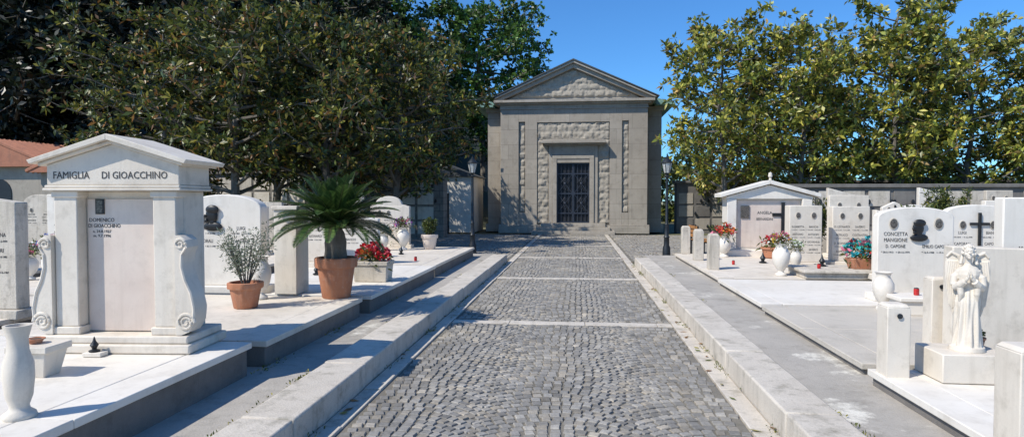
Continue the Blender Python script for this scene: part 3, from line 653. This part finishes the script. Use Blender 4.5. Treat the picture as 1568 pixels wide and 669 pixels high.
mb.box(-W-.1,W+.1,.001,1.3,0,.40); mb.box(-4.36,4.36,1.302,9.6,0,.40); mb.obj('plinth',g,[ASHS],bevel=.015)
mb=MB(); mb.box(-1.9,1.9,-1.1,-.101,0,.16); mb.box(-1.71,1.71,-.75,-.002,.161,.32); mb.box(-1.5,1.5,-.4,.3,.321,.49); mb.obj('steps',g,[ASHS],bevel=.015)
mb=MB(); mb.box(-W-.04,W+.04,-.05,1.3,5.851,5.92); mb.box(-W-.02,W+.02,-.03,1.3,5.921,6.06); mb.box(-W-.14,W+.14,-.16,1.35,6.061,6.14); mb.box(-W-.3,W+.3,-.30,1.4,6.141,6.26)
mb.prism([(-3.3,6.262),(3.3,6.262),(0,7.85)],.14,1.4)
for s_ in (-1,1):
    p=[(0,7.74),(s_*3.42,6.262),(s_*3.80,6.262),(0,7.95)]; mb.prism(p if s_>0 else p[::-1],-.14,.6)
    p=[(0,7.952),(s_*3.72,6.30),(s_*3.86,6.32),(0,8.06)]; mb.prism(p if s_>0 else p[::-1],-.28,.6)
mb.obj('pediment',g,[ASHS],bevel=.012)
mb=MB()
for s_ in (-1,1):
    p=[(0,8.065),(s_*3.9,6.335),(s_*3.95,6.36),(0,8.13)]; mb.prism(p if s_>0 else p[::-1],-.32,9.6)
mb.obj('roof',g,[SLATE])
mb=MB(); mb.box(-4.34,4.34,1.25,9.6,5.901,6.10); mb.obj('rear_cornice',g,[ASHS],bevel=.01)
mb=MB(); mb.box(-4.80,-3.9,.8,9.9,6.101,6.20); mb.box(3.9,4.80,.8,9.9,6.101,6.20); mb.prism([(-4.80,6.201),(-3.6,6.201),(-3.6,6.52)],.8,9.9); mb.prism([(3.6,6.201),(4.80,6.201),(3.6,6.52)],.8,9.9); mb.obj('copper_eaves',g,[COPPER],bevel=.01)
# ------------------------------------------------------------ background walls and buildings
def colwall(x0,x1,y,h,mat,name='columbarium_wall',z0=.15,rows=None,pl=(MARB,TRAV)):
    g=group(name,(x0+x1)/2,y,0); hx=(x1-x0)/2; mb=MB(); mb.box(-hx,hx,0,.8,-.1,h); mb.box(-hx-.1,hx+.1,-.1,.9,h+.001,h+.12); mb.obj('wall',g,[mat],bevel=.01)
    mb=MB(); n=int(2*hx/.8); rows=rows or int((h-.2)/.62)
    for i in range(n):
        for k in range(rows):
            x=-hx+.1+i*.8; z=z0+k*.62
            if R.random()<.9: mb.box(x,x+.68,-.03,-.001,z,z+.52,R.choice([0,0,1]))
    mb.obj('niche_plaques',g,list(pl),bevel=.01)
    mb=MB(); 
    for i in range(n*2): 
        x=R.uniform(-hx,hx); mb.ball((x,-.1,z0+.15+.62*R.randint(0,max(0,rows-1))),(.06,.06,.09),su=6,sv=4)
    mb.obj('niche_lamps',g,[IRON])
colwall(-26,-5.6,25.5,2.7,WALLG); colwall(4.8,40,31,2.4,NICHE,pl=(STUCCO,NICHE)); colwall(7.2,40,22,2.0,NICHE,z0=.75,rows=2,pl=(TRAV,NICHE))
g=group('white_chapel',-6.6,29.5,0); mb=MB(); mb.box(-1.6,1.6,0,3,0,2.7); mb.prism([(-1.8,2.701),(1.8,2.701),(0,3.4)],-.15,3.1,1); mb.obj('walls',g,[MARBC,SLATE],bevel=.01); mb=MB(); mb.box(-.4,.4,-.02,-.002,.0,1.9); mb.obj('door',g,[IRON])
def house(x,y,w,d,h,rh):
    g=group('tiled_roof_chapel',x,y,0); mb=MB(); mb.box(-w/2,w/2,0,d,0,h); mb.obj('walls',g,[STUCCO],bevel=.02)
    mb=MB(); mb.box(-.55,.55,-.03,-.002,0,1.9); pts=[(-.55,1.901),(.55,1.901)]+[(.55*math.cos(math.pi*i/10),1.901+.55*math.sin(math.pi*i/10)) for i in range(1,10)]
    mb.prism(pts,-.03,-.002); mb.obj('doorway',g,[IRON],smooth=False)
    mb=MB(); n=int(w/.22)
    mb.prism([(-w/2-.3,h-.05),(w/2+.3,h-.05),(0,h+rh)],-.3,d+.3)
    for s_ in (-1,1):
        for i in range(int((d+.6)/.24)):
            y0=-.25+i*.24; mb.tube([(s_*(w/2+.34),y0,h),(0,y0,h+rh+.06)],.09,6)
    mb.obj('tiled_roof',g,[TILE])
house(-18.9,22.2,4,6,2.7,.95); house(-24,23.5,4.6,6,3.0,1.0)
mb=MB(); vs=[];fs=[]; nx,ny=40,20
for j in range(ny+1):
    for i in range(nx+1):
        x=-110+i*4.2; y=34+j*5
        e=max(0,min(1,(-x-2)/22)); h=(4+22*e)*min(1,(j/6))**.8+1.2*noise.noise((x*.1,y*.1,0)); 
        vs.append((x,y,h-1-(3 if e==0 else 0)))
for j in range(ny):
    for i in range(nx): a=j*(nx+1)+i; fs.append((a,a+1,a+nx+2,a+nx+1))
mb.add(vs,fs); mb.obj('hill',None,[plain('hill_soil',(.03,.035,.018),.95)])
# ------------------------------------------------------------ trees
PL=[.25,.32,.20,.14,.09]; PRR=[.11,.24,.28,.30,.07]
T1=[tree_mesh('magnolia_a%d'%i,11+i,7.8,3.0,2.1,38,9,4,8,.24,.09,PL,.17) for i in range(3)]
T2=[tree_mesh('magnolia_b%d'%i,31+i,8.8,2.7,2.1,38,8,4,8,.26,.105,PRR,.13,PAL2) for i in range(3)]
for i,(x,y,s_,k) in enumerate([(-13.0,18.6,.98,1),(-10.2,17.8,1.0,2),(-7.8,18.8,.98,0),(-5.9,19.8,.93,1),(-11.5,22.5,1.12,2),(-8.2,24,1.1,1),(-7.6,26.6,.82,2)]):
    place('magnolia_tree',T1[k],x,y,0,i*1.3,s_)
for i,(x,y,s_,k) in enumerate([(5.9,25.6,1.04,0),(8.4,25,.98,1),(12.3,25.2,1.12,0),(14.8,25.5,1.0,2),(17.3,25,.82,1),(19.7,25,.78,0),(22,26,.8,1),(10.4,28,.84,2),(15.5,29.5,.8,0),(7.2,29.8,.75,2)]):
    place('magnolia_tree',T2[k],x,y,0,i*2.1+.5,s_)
GP=np.array([(.030,.065,.013),(.06,.13,.022),(.10,.19,.032),(.15,.23,.05),(.05,.06,.02)])
TB=tree_mesh('broadleaf',77,15,5.2,3,44,11,5,9,.34,.18,[.2,.4,.3,.1,0],.3,GP)
place('broadleaf_tree',TB,-6.8,44,2,0,1.0); place('broadleaf_tree',TB,-14,42,3,2,1.05)
SHADE_PAL=np.array([(.006,.010,.005),(.010,.016,.007),(.014,.023,.009),(.020,.030,.012),(.010,.011,.007)])  # near-black leaves: the deep shade of this wood is put into the colour
TD=[tree_mesh('holm_oak%d'%i,90+i,14,4.6,1.0,44,12,5,8,.36,.17,[.35,.35,.2,.05,.05],.3,SHADE_PAL) for i in range(2)]
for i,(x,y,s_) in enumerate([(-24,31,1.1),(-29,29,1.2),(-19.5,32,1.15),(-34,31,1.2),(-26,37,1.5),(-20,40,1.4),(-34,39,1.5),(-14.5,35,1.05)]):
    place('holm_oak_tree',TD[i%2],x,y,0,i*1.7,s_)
rng=np.random.default_rng(9); c=np.c_[rng.uniform(3,75,5200),rng.uniform(44,56,5200),rng.uniform(0,1,5200)]
top=3.4+1.2*np.sin(c[:,0]*.35)+.8*np.sin(c[:,0]*.9+1); c[:,2]=c[:,2]*top
V=leaves(c,np.tile([0,-.3,.6],(len(c),1)),7,.5,.3,.8,rng); n=len(V)//4
me=mesh_np('distant_treeline',V,[(4*i,4*i+1,4*i+2,4*i+3) for i in range(n)],[0]*n,leafcols(n,[.35,.35,.2,.1,0],rng),[LEAF]); place('distant_treeline',me,0,0)
n=1500; c=np.c_[rng.uniform(-8,6.5,n),rng.uniform(16.6,28,n),np.full(n,.015)]; n2=120
c=np.vstack([c,np.c_[rng.choice([-1.75,1.3],n2)+rng.normal(size=n2)*.04,rng.uniform(2,16,n2),np.full(n2,.02)]])
V=leaves(c,np.zeros((len(c),3)),1,.10,.045,1,rng); V[:,2]=.012+np.abs(V[:,2]-.015)*.15; n=len(V)//4
me=mesh_np('leaf_litter',V,[(4*i,4*i+1,4*i+2,4*i+3) for i in range(n)],[0]*n,leafcols(n,[0,0,.1,.3,.6],rng),[LEAF]); place('leaf_litter',me,0,0)
cl=[]
for xl,z,q in ((-2.19,.15,7),(-1.77,.0,10),(1.74,.15,4),(-2.64,.15,6),(1.34,.0,10)):
    for k in range(q):
        yy=rng.uniform(3,15); m=rng.integers(4,24)
        cl.append(np.c_[xl+rng.normal(size=m)*.025,yy+rng.normal(size=m)*.14,np.full(m,z)])
c=np.vstack(cl); V=leaves(c,np.tile([0,0,1.5],(len(c),1)),3,.035,.010,.6,rng); n=len(V)//4
me=mesh_np('weeds',V,[(4*i,4*i+1,4*i+2,4*i+3) for i in range(n)],[0]*n,leafcols(n,[0,.2,.5,.3,0],rng),[LEAF]); place('weeds',me,0,0)
# ------------------------------------------------------------ light, camera
el=math.radians(47); hx,hy=.80,.60
d=Vector((hx*math.cos(el),hy*math.cos(el),-math.sin(el)))
L=bpy.data.lights.new('sun','SUN'); L.energy=5.0; L.angle=math.radians(.5); L.color=(1,.95,.86)
o=bpy.data.objects.new('sun',L); COL.objects.link(o); o.rotation_euler=d.to_track_quat('-Z','Y').to_euler()
w=bpy.data.worlds.new('World'); S.world=w; w.use_nodes=True; nt=w.node_tree
sk=nt.nodes.new('ShaderNodeTexSky'); sk.sky_type='NISHITA'; sk.sun_disc=False; sk.sun_elevation=el; sk.sun_rotation=math.atan2(-hx,-hy)
sk.air_density=1.0; sk.dust_density=.2; sk.ozone_density=3.0
c=mix(nt,1.,sk.outputs[0],(.52,1.02,1.50),'MULTIPLY')
nt.links.new(c,nt.nodes['Background'].inputs[0]); nt.nodes['Background'].inputs[1].default_value=.115
cam=bpy.data.cameras.new('camera'); co=bpy.data.objects.new('camera',cam); COL.objects.link(co); S.camera=co
cam.sensor_width=36; cam.lens=21.8; cam.clip_end=2000; cam.clip_start=.05
co.location=(0,0,1.6); co.rotation_euler=(math.radians(90-1.75),0,math.radians(6.07))
S.view_settings.view_transform='Standard'; S.view_settings.look='None'; S.view_settings.exposure=0
